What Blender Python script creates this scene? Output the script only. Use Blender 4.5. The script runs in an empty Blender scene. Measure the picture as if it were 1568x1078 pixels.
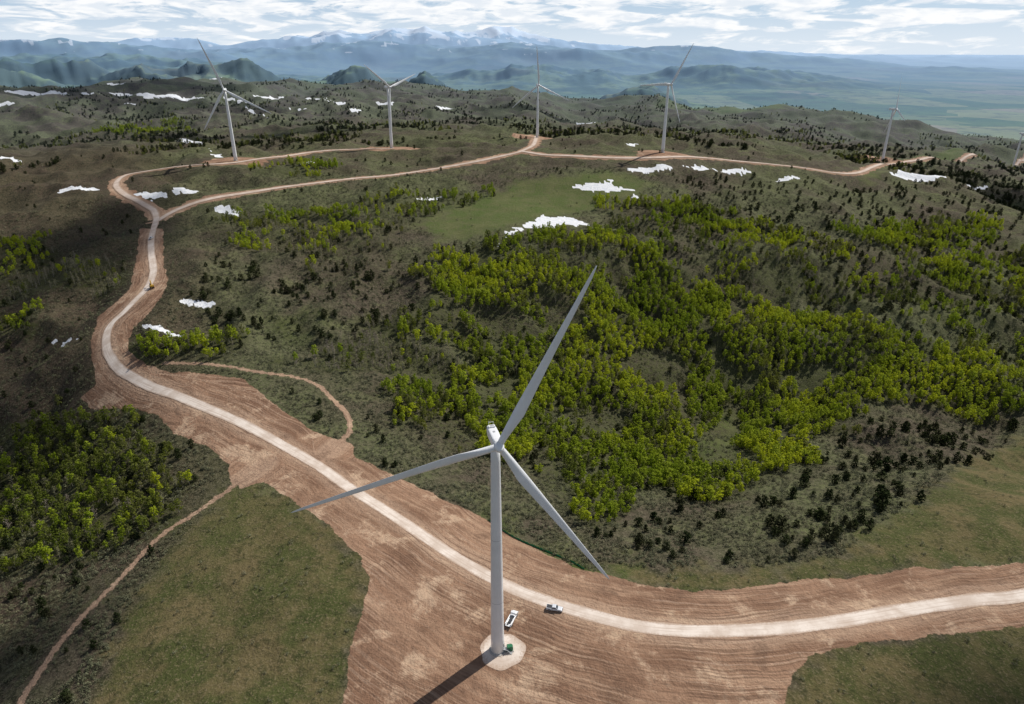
import bpy, math, numpy as np, time, bmesh
from mathutils import Vector, Matrix
T0=time.time()
rng=np.random.default_rng(7)
F=1045.0; P=math.radians(23.8); CP,SP=math.cos(P),math.sin(P); CH=185.0
scene=bpy.context.scene
# ------------------------------------------------------------------ camera
cd=bpy.data.cameras.new("camera"); cam=bpy.data.objects.new("camera",cd); scene.collection.objects.link(cam)
cam.location=(0,0,CH); cam.rotation_euler=(math.radians(90)-P,0,0)
cd.sensor_width=36; cd.lens=F/1568*36; cd.clip_start=1; cd.clip_end=400000
scene.camera=cam
scene.view_settings.view_transform='Standard'; scene.view_settings.look='None'; scene.view_settings.exposure=0
# ------------------------------------------------------------------ noise
def pn(x,y,seed=0):
    x=np.asarray(x,float); y=np.asarray(y,float)
    xi=np.floor(x).astype(np.int64); yi=np.floor(y).astype(np.int64)
    fx=x-xi; fy=y-yi
    u=fx*fx*fx*(fx*(fx*6-15)+10); v=fy*fy*fy*(fy*(fy*6-15)+10)
    def g(ix,iy,dx,dy):
        h=(ix*374761393+iy*668265263+seed*974711)&0xffffffff
        h=((h^(h>>13))*1274126177)&0xffffffff
        h=h^(h>>16)
        a=(h&0xffff)*(2*math.pi/65536)
        return np.cos(a)*dx+np.sin(a)*dy
    a=g(xi,yi,fx,fy); b=g(xi+1,yi,fx-1,fy); c=g(xi,yi+1,fx,fy-1); d=g(xi+1,yi+1,fx-1,fy-1)
    return ((a*(1-u)+b*u)*(1-v)+(c*(1-u)+d*u)*v)*1.45
def fbm(x,y,o=4,seed=0,g=.5):
    s=0;a=1
    for i in range(o):
        s=s+a*pn(x*2**i,y*2**i,seed+i*13); a*=g
    return s
def ridged(x,y,o=5,seed=0):
    s=0;a=1
    for i in range(o):
        s=s+a*(1-2*np.abs(pn(x*2**i,y*2**i,seed+i*17))); a*=.5
    return s/1.9
def sst(a,b,x):
    t=np.clip((x-a)/(b-a),0,1); return t*t*(3-2*t)
# ------------------------------------------------------------------ terrain control points
def ray(px,py):
    u=px-784.; v=539.-py
    return np.array([u,F*CP+v*SP,-F*SP+v*CP])
ctrl=[]
def cz(px,py,z):
    d=ray(px,py); s=(z-CH)/d[2]; ctrl.append((d[0]*s,d[1]*s,z))
def cdp(px,py,D):
    d=ray(px,py)*D/F; ctrl.append((d[0],d[1],CH+d[2]))
for c in [(762,995,0),(1568,912,-3),(1200,960,0),(525,1078,0),(0,1078,-14),(1568,1078,-8),(800,1078,0),(1568,780,-3),(1300,860,-2),(950,870,-1),
 (560,765,1),(400,700,2),(250,610,5),(165,530,10),(235,400,30),(235,325,42),(185,285,50),(300,800,-3),
 (1080,690,-38),(900,700,-26),(1250,650,-40),(1300,560,-30),(850,400,26),(850,340,36),(900,285,46),(1200,400,12),(1450,450,-13),(1568,560,-38),
 (1500,330,8),(700,600,-10),(540,600,3),(650,440,19),(450,350,36),(400,480,18),(100,700,-30),(30,560,-18),(0,850,-30),(60,450,7),(60,320,34),(0,260,46),
 (600,290,47),(750,265,52),(1000,500,-14),(1050,300,41),(1250,300,26)]: cz(*c)
TB=[(-342,869,59),(-173,1017,57),(42,1183,58),(194,908,63),(616,1167,21),(1173,1637,-45)]
ctrl+=TB
for c in [(100,98,3200),(250,106,2900),(0,104,2900),(400,128,2500),(550,146,2300),(700,162,2200),(150,205,1450),(350,200,1450),(550,190,1500),(720,190,1600),
 (850,186,1900),(950,182,2200),(1050,156,2700),(1180,155,2800),(1300,172,2600),(1430,190,2500),(1568,209,2600),(1200,205,1700),(1050,198,1700),(1450,222,1900)]: cdp(*c)
ctrl=np.array(ctrl)
cq=np.stack([np.arctan2(ctrl[:,0],ctrl[:,1]),np.log(np.hypot(ctrl[:,0],ctrl[:,1]))],1)
def U(d2): return d2*np.log(d2+1e-12)*.5
n=len(cq)
K=U(((cq[:,None]-cq[None])**2).sum(-1))+np.eye(n)*2e-3
Pm=np.c_[np.ones(n),cq]
A=np.block([[K,Pm],[Pm.T,np.zeros((3,3))]])
W=np.linalg.solve(A,np.r_[ctrl[:,2],0,0,0])
def tps(x,y):
    sh=np.shape(x); x=np.ravel(x); y=np.ravel(y)
    th=np.clip(np.arctan2(x,y),-.95,.95); lr=np.clip(np.log(np.hypot(x,y)+1e-6),math.log(120),math.log(3400))
    out=np.empty(len(x))
    for i in range(0,len(x),40000):
        a=th[i:i+40000];b=lr[i:i+40000]
        d2=(a[:,None]-cq[None,:,0])**2+(b[:,None]-cq[None,:,1])**2
        out[i:i+40000]=U(d2)@W[:n]+W[n]+W[n+1]*a+W[n+2]*b
    return out.reshape(sh)
def skyl(pts,R):
    pts=np.array(pts,float); az=[];z=[]
    for px,py in pts:
        d=ray(px,py); h=math.hypot(d[0],d[1]); az.append(math.atan2(d[0],d[1])); z.append(CH+d[2]/h*R)
    return np.array(az),np.array(z)
L1=skyl([(0,66),(100,62),(200,58),(280,58),(350,62),(420,60),(450,54),(480,52),(520,46),(560,48),(600,42),(625,44),(650,39),(680,46),(710,48),(735,42),(762,36),(790,43),(830,54),(870,64),(950,70),(1100,76),(1250,80),(1400,85),(1568,87)],46000)
L2=skyl([(0,56),(100,58),(200,66),(300,70),(450,68),(480,62),(560,62),(700,66),(800,64),(880,70),(950,70),(1000,66),(1050,67),(1090,71),(1150,80),(1300,88),(1400,98),(1568,108)],25000)
L3=skyl([(0,84),(100,82),(200,80),(300,90),(420,112),(530,122),(640,120),(720,106),(800,98),(900,106),(970,112),(1040,102),(1100,96),(1200,108),(1350,130),(1568,155)],14500)
L4=skyl([(0,92),(200,92),(300,98),(340,96),(370,84),(400,92),(450,124),(500,118),(540,98),(560,94),(590,120),(620,128),(650,103),(680,124),(720,170),(820,180),(900,165),(960,126),(1000,120),(1060,155),(1200,190),(1568,215)],7500)
def far(x,y):
    r=np.hypot(x,y)+1e-6; az=np.arctan2(x,y)
    z=np.full(np.shape(r),-440.)+fbm(x/5000,y/5000,3,5)*25
    base=z.copy()
    for (a,zz),R,wf,wb,nz,sc,sd,oc in ((L4,7500,1000,1300,85,1000,3,5),(L3,14500,2400,2600,130,1700,11,4),(L2,25000,3200,6000,110,4200,21,4),(L1,46000,7000,9000,230,6500,31,4)):
        t=np.interp(az,a,zz)
        dr=(r-R)*1.0+fbm(x/(R*.25),y/(R*.25),2,sd)*R*.09
        w=np.where(dr<0,np.exp(-(dr/wf)**2),np.exp(-(dr/wb)**2))
        rd=ridged(x/sc,y/sc,oc,sd)
        up=np.maximum(t-base,0)
        h=up*w*(.74+.26*rd)+ (rd-.6)*nz*w*np.clip(up/250,0,1)
        z=np.maximum(z,base+h)
    return z
def Hs(x,y):
    x=np.asarray(x,float);y=np.asarray(y,float)
    r=np.hypot(x,y)
    z=tps(x,y)
    z=z+sst(330,700,r)*(1-sst(2600,3500,r))*fbm(x/210,y/210,2,61)*7
    k=sst(1350,2200,r)
    z=z+k*(ridged(x/600,y/600,4,77)-.76)*60+sst(1050,1500,r)*fbm(x/170,y/170,3,71)*9
    kf=sst(3000,4800,r)
    m=kf>0
    if np.any(m):
        zz=far(x[m],y[m]); z=z.copy(); z[m]=z[m]*(1-kf[m])+zz*kf[m]
    return z
def unproj(pts):
    pts=np.asarray(pts,float)
    u=pts[:,0]-784; v=539-pts[:,1]
    d=np.stack([u,F*CP+v*SP,-F*SP+v*CP],1); d/=np.hypot(d[:,0],d[:,1])[:,None]
    rs=np.exp(np.linspace(math.log(100),math.log(6000),400))
    X=d[:,0,None]*rs; Y=d[:,1,None]*rs; Z=CH+d[:,2,None]*rs
    below=Z<Hs(X,Y)
    idx=np.where(below.any(1),below.argmax(1),399)
    idx=np.maximum(idx,1)
    lo=rs[idx-1];hi=rs[idx]
    for _ in range(8):
        m=(lo+hi)/2; b=(CH+d[:,2]*m)<Hs(d[:,0]*m,d[:,1]*m)
        hi=np.where(b,m,hi); lo=np.where(b,lo,m)
    return np.stack([d[:,0]*hi,d[:,1]*hi],1)
def smooth(p,step):
    p=np.asarray(p,float); q=np.vstack([2*p[0]-p[1],p,2*p[-1]-p[-2]]); out=[]
    for i in range(1,len(q)-2):
        L=np.linalg.norm(q[i+1]-q[i]); m=max(2,int(L/step))
        t=np.linspace(0,1,m,endpoint=False)[:,None]
        out.append(.5*((2*q[i])+(-q[i-1]+q[i+1])*t+(2*q[i-1]-5*q[i]+4*q[i+1]-q[i+2])*t**2+(-q[i-1]+3*q[i]-3*q[i+1]+q[i+2])*t**3))
    out.append(p[-1:]); return np.vstack(out)
roads_px={
'main':([(1720,890),(1568,912),(1480,920),(1380,935),(1280,952),(1180,963),(1080,966),(1000,962),(930,948),(860,928),(790,903),(730,872),(680,842),(630,808),(580,775),(540,750),(490,715),(430,680),(370,648),(310,622),(260,602),(210,582),(178,560),(163,530),(168,500),(190,478),(205,462),(226,440),(235,415),(232,390),(232,365),(240,335)],3.0),
'ridge_a':([(240,335),(235,322),(215,310),(190,297),(178,282),(195,268),(240,260),(300,253),(362,249),(420,241),(480,233),(540,229),(600,228)],3.6),
'ridge_b':([(238,340),(270,322),(320,305),(400,292),(480,281),(560,272),(640,263),(700,253),(760,241),(800,231),(818,220),(821,209)],3.6),
'ridge_c':([(800,232),(850,238),(950,242),(1014,241),(1080,242),(1140,248),(1220,256),(1280,265),(1320,263),(1360,252),(1420,242),(1480,240),(1568,245),(1640,250)],3.6),
'track_a':([(405,712),(350,750),(300,785),(240,825),(190,880),(130,940),(80,1000),(30,1078),(-20,1160)],1.3),
'track_b':([(505,690),(535,662),(532,635),(508,610),(490,592),(460,579),(400,570),(340,560),(250,556)],1.8),
}
roads={k:(smooth(unproj(v[0]),3.0),v[1]) for k,v in roads_px.items()}
print('roads',time.time()-T0)
def PL(p): return unproj(p)
soilP=PL([(1750,850),(1568,862),(1500,868),(1440,870),(1400,868),(1340,880),(1290,885),(1240,888),(1180,893),(1120,903),(1060,905),(1000,897),(950,885),(880,868),(800,830),(740,792),(690,770),(640,745),(590,722),(545,700),(540,680),(500,668),(470,655),(430,625),(395,598),(370,580),(320,573),(260,570),(230,560),(205,548),(195,530),(203,505),(228,480),(248,455),(258,430),(250,400),(250,350),
 (214,350),(208,400),(200,440),(180,460),(150,485),(140,520),(142,560),(148,590),(125,608),(140,625),(200,625),(240,635),(270,665),(320,685),(350,710),(352,735),(370,748),(405,738),(440,760),(500,800),(550,850),(567,890),(550,950),(535,1000),(525,1078),(520,1200),(1200,1200),(1200,1078),(1215,1030),(1250,1000),(1320,985),(1420,975),(1500,965),(1568,960),(1750,955)])
grassP=[PL(p) for p in ([(385,740),(440,758),(500,800),(552,850),(569,890),(552,950),(537,1000),(527,1078),(520,1200),(80,1200),(140,1078),(170,1000),(200,930),(250,860),(300,800),(345,755)],
 [(1200,1200),(1198,1078),(1215,1030),(1250,1000),(1320,983),(1420,973),(1568,958),(1760,955),(1760,1200)],
 [(1700,650),(1568,662),(1500,690),(1450,735),(1400,775),(1330,810),(1300,848),(1240,862),(1100,875),(960,870),(930,862),(930,880),(1000,900),(1060,908),(1290,888),(1400,870),(1568,865),(1760,855)])]
meadP=[PL(p) for p in ([(640,345),(700,312),(790,278),(850,268),(960,265),(1000,285),(950,305),(880,325),(800,340),(740,362),(680,368)],
 [(1072,722),(1082,668),(1115,625),(1142,638),(1112,690)],[(425,500),(440,490),(500,488),(500,500),(450,508)],
 [(745,800),(800,838),(890,880),(930,885),(930,870),(870,850),(800,815),(750,790)],[(1320,275),(1320,260),(1350,252),(1365,254),(1345,268)],
 [(1000,164),(1060,156),(1180,156),(1200,166),(1120,174)],[(1380,245),(1440,235),(1480,232),(1470,240),(1400,252)])]
def ell(cx,cy,w,h,a=0):
    t=np.linspace(0,2*math.pi,14,endpoint=False); ca,sa=math.cos(math.radians(a)),math.sin(math.radians(a))
    X=w/2*np.cos(t);Y=h/2*np.sin(t)
    return list(zip(cx+X*ca-Y*sa,cy+X*sa+Y*ca))
snowL=[[(758,380),(766,358),(800,341),(830,328),(870,328),(904,343),(850,345),(810,351),(780,366)],[(876,285),(898,277),(940,276),(968,289),(990,310),(960,297),(920,292),(885,292)]]
snowL+=[ell(*e) for e in [(303,461,60,10,5),(250,507,72,11,12),(220,300,80,12),(283,295,44,9,-8),(120,293,66,9,-5),(350,322,38,8,5),(655,302,42,7,-6),(995,260,70,9),(1100,261,108,9,6),(1200,266,48,6),(1405,273,92,8,6),(100,519,52,8,-4),
 (290,220,52,6,8),(332,237,44,5,20),(60,142,120,5),(75,101,50,4),(125,121,24,11,20),(25,118,28,5),(33,127,34,5),(240,147,150,5,3),(290,117,90,4,5),(140,144,28,4),(360,153,44,4,16),(392,172,46,4,28),(410,148,52,4),(515,156,36,5,10),(680,166,34,4),(145,106,44,3),(488,151,40,4),(275,102,66,3),(590,158,28,4),(895,190,34,3),(965,221,30,3),(12,243,30,5),(470,255,30,3),(1500,285,40,4),(180,130,40,3,5),(330,118,40,3),(10,160,30,4),(200,160,24,3),(95,131,24,3),(455,168,26,3),(545,168,22,3),(20,88,40,3),(110,90,30,3)]]
snowP=[PL(p) for p in snowL]
print('polys',time.time()-T0)
def psd(poly,x,y,m=25.):
    out=np.full(x.shape,-99.)
    lo=poly.min(0)-m; hi=poly.max(0)+m
    s=np.nonzero((x>lo[0])&(x<hi[0])&(y>lo[1])&(y<hi[1]))[0]
    if len(s)==0: return out
    px=x[s];py=y[s]; ins=np.zeros(len(s),bool); d2=np.full(len(s),1e12)
    for a,b in zip(poly,np.roll(poly,-1,0)):
        c=((a[1]>py)!=(b[1]>py)); 
        xx=(b[0]-a[0])*(py-a[1])/(b[1]-a[1]+1e-12)+a[0]
        ins^=c&(px<xx)
        e=b-a; t=np.clip(((px-a[0])*e[0]+(py-a[1])*e[1])/(e@e+1e-9),0,1)
        d2=np.minimum(d2,(px-a[0]-t*e[0])**2+(py-a[1]-t*e[1])**2)
    d=np.sqrt(d2); out[s]=np.where(ins,d,-d); return out
def road_near(x,y,keys=None,step=3,lim=60.):
    D=np.full(x.shape,999.);S=np.zeros(x.shape);L=np.zeros(x.shape);HW=np.full(x.shape,3.)
    for k in (keys or roads):
        p=roads[k][0][::step]; hw=roads[k][1]
        al=np.r_[0,np.cumsum(np.linalg.norm(np.diff(p,axis=0),axis=1))]
        for i in range(0,len(p)-1,8):
            q=p[i:i+9]; lo=q.min(0)-lim; hi=q.max(0)+lim
            s=np.nonzero((x>lo[0])&(x<hi[0])&(y>lo[1])&(y<hi[1]))[0]
            if len(s)==0: continue
            for j in range(len(q)-1):
                a=q[j];e=q[j+1]-a; l2=e@e+1e-9
                dx=x[s]-a[0];dy=y[s]-a[1]; t=np.clip((dx*e[0]+dy*e[1])/l2,0,1)
                d=np.hypot(dx-t*e[0],dy-t*e[1]); w=d<D[s]
                ss=s[w]; D[ss]=d[w]; S[ss]=d[w]*np.sign(dx*e[1]-dy*e[0])[w]; L[ss]=al[i+j]+t[w]*math.sqrt(l2); HW[ss]=hw
    return D,S,L,HW
def height(x,y,fl=None):
    x=np.asarray(x,float).ravel();y=np.asarray(y,float).ravel(); r=np.hypot(x,y)
    if fl is None: fl=flatf(x,y)
    nz=((ridged(x/120,y/120,3,41)-.5)*17.0)*sst(250,520,r)+fbm(x/30,y/30,2,43)*1.3+pn(x/6,y/6,47)*.25
    nz*=1-sst(2200,3500,r)
    return Hs(x,y)+nz*(1-fl)
def flatf(x,y,rd=None):
    D,S,L,HW=rd if rd is not None else road_near(x,y)
    f=1-sst(7,42,D)
    f=np.maximum(f,sst(-22,3,psd(soilP,x,y,25)))
    f=np.maximum(f,.88*sst(-70,-15,psd(meadP[0],x,y,72)))
    for p in snowP[:2]: f=np.maximum(f,.9*sst(-35,0,psd(p,x,y,36)))
    for t in TB: f=np.maximum(f,1-sst(22,60,np.hypot(x-t[0],y-t[1])))
    return f
# ------------------------------------------------------------------ material helpers
class NT:
    def __init__(s,tree): s.t=tree; s.n=tree.nodes; s.l=tree.links
    def add(s,typ,ins=None,**kw):
        nd=s.n.new(typ)
        for k,v in kw.items(): setattr(nd,k,v)
        if ins:
            for k,v in ins.items(): s.set(nd.inputs[k],v)
        return nd
    def set(s,sock,v):
        if isinstance(v,bpy.types.NodeSocket): s.l.new(v,sock)
        else:
            if isinstance(v,(tuple,list)) and len(v)==3 and sock.type=='RGBA': v=(*v,1)
            sock.default_value=v
    def math(s,op,a,b=0.): 
        return s.add('ShaderNodeMath',{0:a,1:b},operation=op).outputs[0]
    def mix(s,f,a,b,bt='MIX'):
        nd=s.add('ShaderNodeMix',{0:f,6:a,7:b},data_type='RGBA',blend_type=bt); nd.clamp_factor=True
        return nd.outputs[2]
    def noise(s,vec,scale,detail=4,rough=.5,dist=0.):
        return s.add('ShaderNodeTexNoise',{'Vector':vec,'Scale':scale,'Detail':detail,'Roughness':rough,'Distortion':dist}).outputs['Fac']
    def ss(s,v,a,b,c=0.,d=1.):
        return s.add('ShaderNodeMapRange',{0:v,1:a,2:b,3:c,4:d},interpolation_type='SMOOTHSTEP').outputs[0]
    def attr(s,name):
        nd=s.add('ShaderNodeAttribute'); nd.attribute_name=name; return nd
    def pos(s): return s.add('ShaderNodeNewGeometry').outputs['Position']
    def sep(s,v): return s.add('ShaderNodeSeparateXYZ',{0:v}).outputs
    def comb(s,x,y,z=0.): return s.add('ShaderNodeCombineXYZ',{0:x,1:y,2:z}).outputs[0]
def newmat(name):
    m=bpy.data.materials.new(name); m.use_nodes=True; m.node_tree.nodes.clear()
    t=NT(m.node_tree); out=t.add('ShaderNodeOutputMaterial'); return m,t,out
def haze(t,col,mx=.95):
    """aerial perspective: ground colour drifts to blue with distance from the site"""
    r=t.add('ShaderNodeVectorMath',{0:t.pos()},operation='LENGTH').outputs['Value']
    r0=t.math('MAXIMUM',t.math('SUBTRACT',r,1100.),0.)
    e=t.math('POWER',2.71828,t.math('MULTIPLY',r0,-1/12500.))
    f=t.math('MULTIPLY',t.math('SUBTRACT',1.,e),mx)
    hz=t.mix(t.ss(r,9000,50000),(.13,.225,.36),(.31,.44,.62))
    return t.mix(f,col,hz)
def simple(name,col,rough=.6,metal=0.,var=.12,scale=3.,spec=.4):
    m,t,out=newmat(name)
    tc=t.add('ShaderNodeTexCoord').outputs['Object']
    nz=t.noise(tc,scale,5)
    c=t.mix(t.ss(nz,.3,.7),tuple(x*(1-var) for x in col),tuple(min(1,x*(1+var)) for x in col))
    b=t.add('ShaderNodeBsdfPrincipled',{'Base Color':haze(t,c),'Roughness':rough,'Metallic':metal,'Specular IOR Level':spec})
    t.l.new(b.outputs[0],out.inputs[0]); return m
def soilcol(t,S0,L,pos):
    wob=t.math('MULTIPLY',t.math('SUBTRACT',t.noise(pos,.03,2),.5),9.)
    S=t.math('ADD',S0,wob)
    st=t.noise(t.comb(t.math('MULTIPLY',S,1.3),t.math('MULTIPLY',L,.02)),1.0,2,.6)
    st2=t.noise(t.comb(t.math('MULTIPLY',S,.22),t.math('MULTIPLY',L,.02)),1.0,5,.65)
    n1=t.noise(pos,.03,5,.6); n2=t.noise(pos,.7,5,.7); n4=t.noise(pos,.05,8,.72,.3); gate=t.ss(t.noise(pos,.018,3),.40,.56,.30,1.)
    c=t.mix(t.ss(n1,.38,.64),(.195,.112,.072),(.305,.185,.120))
    c=t.mix(t.math('MULTIPLY',t.ss(st2,.45,.68),.6),c,(.43,.285,.19))
    near=t.ss(t.math('ADD',t.math('ABSOLUTE',S0),t.math('MULTIPLY',t.math('SUBTRACT',n4,.5),14.)),9.,4.)
    c=t.mix(t.math('MULTIPLY',near,.5),c,(.44,.31,.22))
    c=t.mix(t.math('MULTIPLY',t.ss(n4,.52,.64),.8),c,(.52,.37,.255))
    c=t.mix(t.math('MULTIPLY',t.ss(n4,.46,.34),.55),c,(.125,.074,.05))
    c=t.mix(t.math('MULTIPLY',t.math('MULTIPLY',t.ss(st,.53,.60),.5),gate),c,(.10,.06,.042))
    c=t.mix(t.math('MULTIPLY',t.math('MULTIPLY',t.ss(st,.46,.40),.32),gate),c,(.46,.34,.25))
    c=t.mix(t.math('MULTIPLY',t.ss(n2,.5,.72),.4),c,(.14,.085,.058))
    return c
# ------------------------------------------------------------------ terrain mesh
th_d=np.radians(np.linspace(-55,55,860)); th_b=np.radians(np.linspace(55,305,62)[1:-1])
th=np.r_[th_d,th_b]; NC=len(th)
rr=np.r_[np.linspace(8,118,22),np.exp(np.arange(math.log(120),math.log(4500),.0064)),np.exp(np.arange(math.log(4530),math.log(160000),.0105))]
NR=len(rr)
R,TH=np.meshgrid(rr,th,indexing='ij'); X=(R*np.sin(TH)).ravel(); Y=(R*np.cos(TH)).ravel()
RD=road_near(X,Y)
FL=flatf(X,Y,RD); Z=height(X,Y,FL)
print('heights',time.time()-T0,NR,NC)
X=np.r_[X,0];Y=np.r_[Y,0];Z=np.r_[Z,Z[:NC].mean()]
me=bpy.data.meshes.new("terrain")
i=np.arange(NR-1)[:,None]*NC; j=np.arange(NC)[None]; j2=(j+1)%NC
quads=np.stack([(i+j),(i+j2),(i+NC+j2),(i+NC+j)],-1).reshape(-1,4)[:,::-1]
tri=np.stack([np.full(NC,NR*NC),(np.arange(NC)+1)%NC,np.arange(NC)],1)
nq=len(quads); loops=np.r_[quads.ravel(),tri[:,::-1].ravel()]
me.vertices.add(len(X)); me.vertices.foreach_set('co',np.stack([X,Y,Z],1).astype(np.float32).ravel())
me.loops.add(len(loops)); me.loops.foreach_set('vertex_index',loops.astype(np.int32))
me.polygons.add(nq+NC); me.polygons.foreach_set('loop_start',np.r_[np.arange(nq)*4,nq*4+np.arange(NC)*3].astype(np.int32))
me.update(calc_edges=True)
me.polygons.foreach_set('use_smooth',np.ones(len(me.polygons),bool))
n0=me.polygons[1000].normal.z
if n0<0: me.flip_normals()
x,y=X,Y
def addD(a): return np.r_[a,0]
D,S,L,HW=[addD(a) for a in RD]; D[-1]=999
r=np.hypot(x,y)
soil_sd=psd(soilP,x,y)+pn(x/9,y/9,3)*1.2+pn(x/2.2,y/2.2,4)*.6
soil=sst(-1.2,1.2,soil_sd)
isup=(HW>3.3)
nzr=pn(x/14,y/14,9)
soil=np.maximum(soil,np.where(isup,1-sst(7.5,10.5,D+nzr*4),0))
trk=(HW<2)
soil=np.maximum(soil,np.where(trk,(1-sst(1.0,2.6,D+pn(x/3,y/3,8)*.8))*.68,0))
for tb,rad in zip(TB,(30,38,34,30,38,34)): soil=np.maximum(soil,1-sst(rad-5,rad+5,np.hypot((x-tb[0])/1.25,y-tb[1])+nzr*9))
grass=np.zeros(len(x)); mead=np.zeros(len(x)); snow=np.zeros(len(x))
for p in grassP: grass=np.maximum(grass,sst(-6,6,psd(p,x,y)+fbm(x/9,y/9,2,12)*7))
for p in meadP: mead=np.maximum(mead,sst(-14,14,psd(p,x,y)+fbm(x/20,y/20,3,15)*15))
for p in snowP:
    ext=(p.max(0)-p.min(0)); w=min(ext.min(),60.)
    a=min(.2*w,8); snow=np.maximum(snow,sst(-.35,.35,(psd(p,x,y)-.05*w+fbm(x/(w*.35+1),y/(w*.35+1),5,19,.6)*a)/1.))
snow[soil>.9]*=.0
msn=np.where((r>32000),sst(620,1250,Z+fbm(x/1500,y/1500,6,91,.65)*560),0)*.8
snow=np.maximum(snow,msn)
snow=np.maximum(snow,np.where((r>19000)&(r<32000),sst(.80,1.0,fbm(x/900,y/500,5,92,.65)+(Z-120)/500)*.55*(Z>60),0))
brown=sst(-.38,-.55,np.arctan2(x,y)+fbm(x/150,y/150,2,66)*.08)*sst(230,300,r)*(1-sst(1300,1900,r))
def R_(kind,sp,pts,dens=1.): return (kind,sp,PL(pts),dens)
regs=[
 R_('aspen',3.6,[(600,520),(640,480),(650,420),(690,385),(760,372),(850,352),(950,350),(1000,390),(1100,430),(1180,450),(1250,470),(1350,500),(1450,530),(1600,560),(1600,640),(1480,620),(1400,600),(1330,600),(1290,650),(1240,680),(1230,720),(1140,755),(1080,770),(1000,752),(945,790),(900,800),(860,770),(830,730),(720,690),(610,645),(590,600),(640,580),(720,590),(700,545)],.74),
 R_('mixed',4.4,[(900,305),(960,300),(1100,335),(1250,365),(1400,380),(1500,365),(1600,380),(1600,560),(1450,520),(1350,490),(1200,440),(1100,425),(1000,385),(950,345)],.36),
 R_('mixed',4.6,[(0,372),(65,372),(75,395),(50,420),(0,430)],.9),
 R_('bare',4.6,[(0,440),(60,415),(110,400),(180,400),(185,430),(100,450),(0,475)],.9),
 R_('mixed',4.6,[(-50,480),(60,480),(50,510),(-50,530)],.8),
 R_('dark',4.2,[(-100,645),(140,628),(215,650),(285,740),(268,800),(150,850),(60,870),(-100,880)],.8),
 R_('mixed',4.6,[(300,340),(400,320),(560,300),(760,290),(745,308),(650,330),(570,375),(510,400),(400,385),(330,370)],.42),
 R_('bare',4.2,[(400,335),(620,325),(600,370),(520,400),(410,395)],.45),
 R_('aspen',4.0,[(200,532),(290,520),(375,518),(380,538),(300,550),(210,552)],.8),
 R_('bare',3.7,[(480,545),(560,490),(645,470),(600,522),(700,545),(715,588),(640,580),(560,572),(420,555)],.85),
 R_('bare',4.4,[(640,330),(600,430),(480,470),(450,420),(560,380)],.22),
 R_('bare',4.2,[(1100,380),(1250,400),(1300,450),(1180,450),(1080,420)],.7),
 R_('bare',4.2,[(760,372),(850,352),(960,352),(1000,395),(900,400),(800,395)],.6),
 R_('aspen',4.2,[(930,310),(1010,330),(1120,370),(1250,385),(1240,365),(1100,325),(1000,305)],.5),
 R_('aspen',4.2,[(1280,350),(1400,345),(1520,335),(1540,360),(1440,385),(1330,385)],.6),
 R_('aspen',4.0,[(1440,400),(1568,395),(1600,470),(1500,480),(1440,450)],.4),
 R_('aspen',5,[(150,190),(280,185),(300,200),(200,212),(140,205)],.35),
 R_('aspen',4.4,[(420,250),(520,255),(540,265),(450,272),(380,262)],.4),
]
clearP=[PL(p) for p in ([(1070,725),(1080,665),(1112,620),(1145,635),(1115,692)],[(950,560),(985,540),(1040,548),(1060,575),(1000,595)],[(690,480),(740,470),(830,505),(820,525),(740,510)],[(720,600),(790,575),(800,590),(740,625)],[(690,700),(640,650),(700,640),(740,680)])]
forest=np.zeros(len(x))
for k,sp,p,dn in regs: forest=np.maximum(forest,sst(-8,5,psd(p,x,y)+pn(x/25,y/25,22)*14)*dn)
def setc(name,a,b,c,d):
    at=me.attributes.new(name,'FLOAT_COLOR','POINT'); at.data.foreach_set('color',np.stack([a,b,c,d],1).astype(np.float32).ravel())
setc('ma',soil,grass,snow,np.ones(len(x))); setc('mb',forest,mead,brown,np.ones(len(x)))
for nm,a in (('rs',np.where(D>500,60,S)),('rl',L)):
    at=me.attributes.new(nm,'FLOAT','POINT'); at.data.foreach_set('value',a.astype(np.float32))
ter=bpy.data.objects.new("terrain",me); scene.collection.objects.link(ter)
m,t,out=newmat("terrain_ground")
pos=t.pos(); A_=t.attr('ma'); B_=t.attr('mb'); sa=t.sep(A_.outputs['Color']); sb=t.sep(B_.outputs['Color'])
rs=t.attr('rs').outputs['Fac']; rl=t.attr('rl').outputs['Fac']
rlen=t.add('ShaderNodeVectorMath',{0:pos},operation='LENGTH').outputs['Value']
n100=t.noise(pos,.009,6,.62); n20=t.noise(pos,.05,5,.65); n3=t.noise(pos,.33,5,.7); n1=t.noise(pos,1.1,4,.7)
c=t.mix(t.ss(n100,.40,.60),(.078,.062,.045),(.090,.100,.046))
c=t.mix(t.math('MULTIPLY',t.ss(n20,.5,.66),.7),c,(.118,.130,.056))
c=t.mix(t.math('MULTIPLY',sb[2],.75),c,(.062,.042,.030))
c=t.mix(t.math('MULTIPLY',t.ss(n3,.46,.60),.78),c,(.024,.026,.014))
c=t.mix(t.math('MULTIPLY',t.ss(n1,.50,.62),.65),c,(.16,.14,.095))
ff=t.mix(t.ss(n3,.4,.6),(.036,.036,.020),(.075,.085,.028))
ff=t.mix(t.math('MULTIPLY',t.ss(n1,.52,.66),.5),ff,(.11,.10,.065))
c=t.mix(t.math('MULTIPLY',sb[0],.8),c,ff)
g=t.mix(t.ss(n20,.38,.62),(.062,.070,.024),(.125,.100,.048))
g=t.mix(t.math('MULTIPLY',t.ss(n100,.45,.6),.5),g,(.080,.088,.030))
g=t.mix(t.math('MULTIPLY',t.ss(n3,.5,.62),.65),g,(.040,.044,.018))
g=t.mix(t.math('MULTIPLY',t.ss(n1,.52,.64),.65),g,(.185,.148,.088))
c=t.mix(sa[1],c,g)
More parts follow.
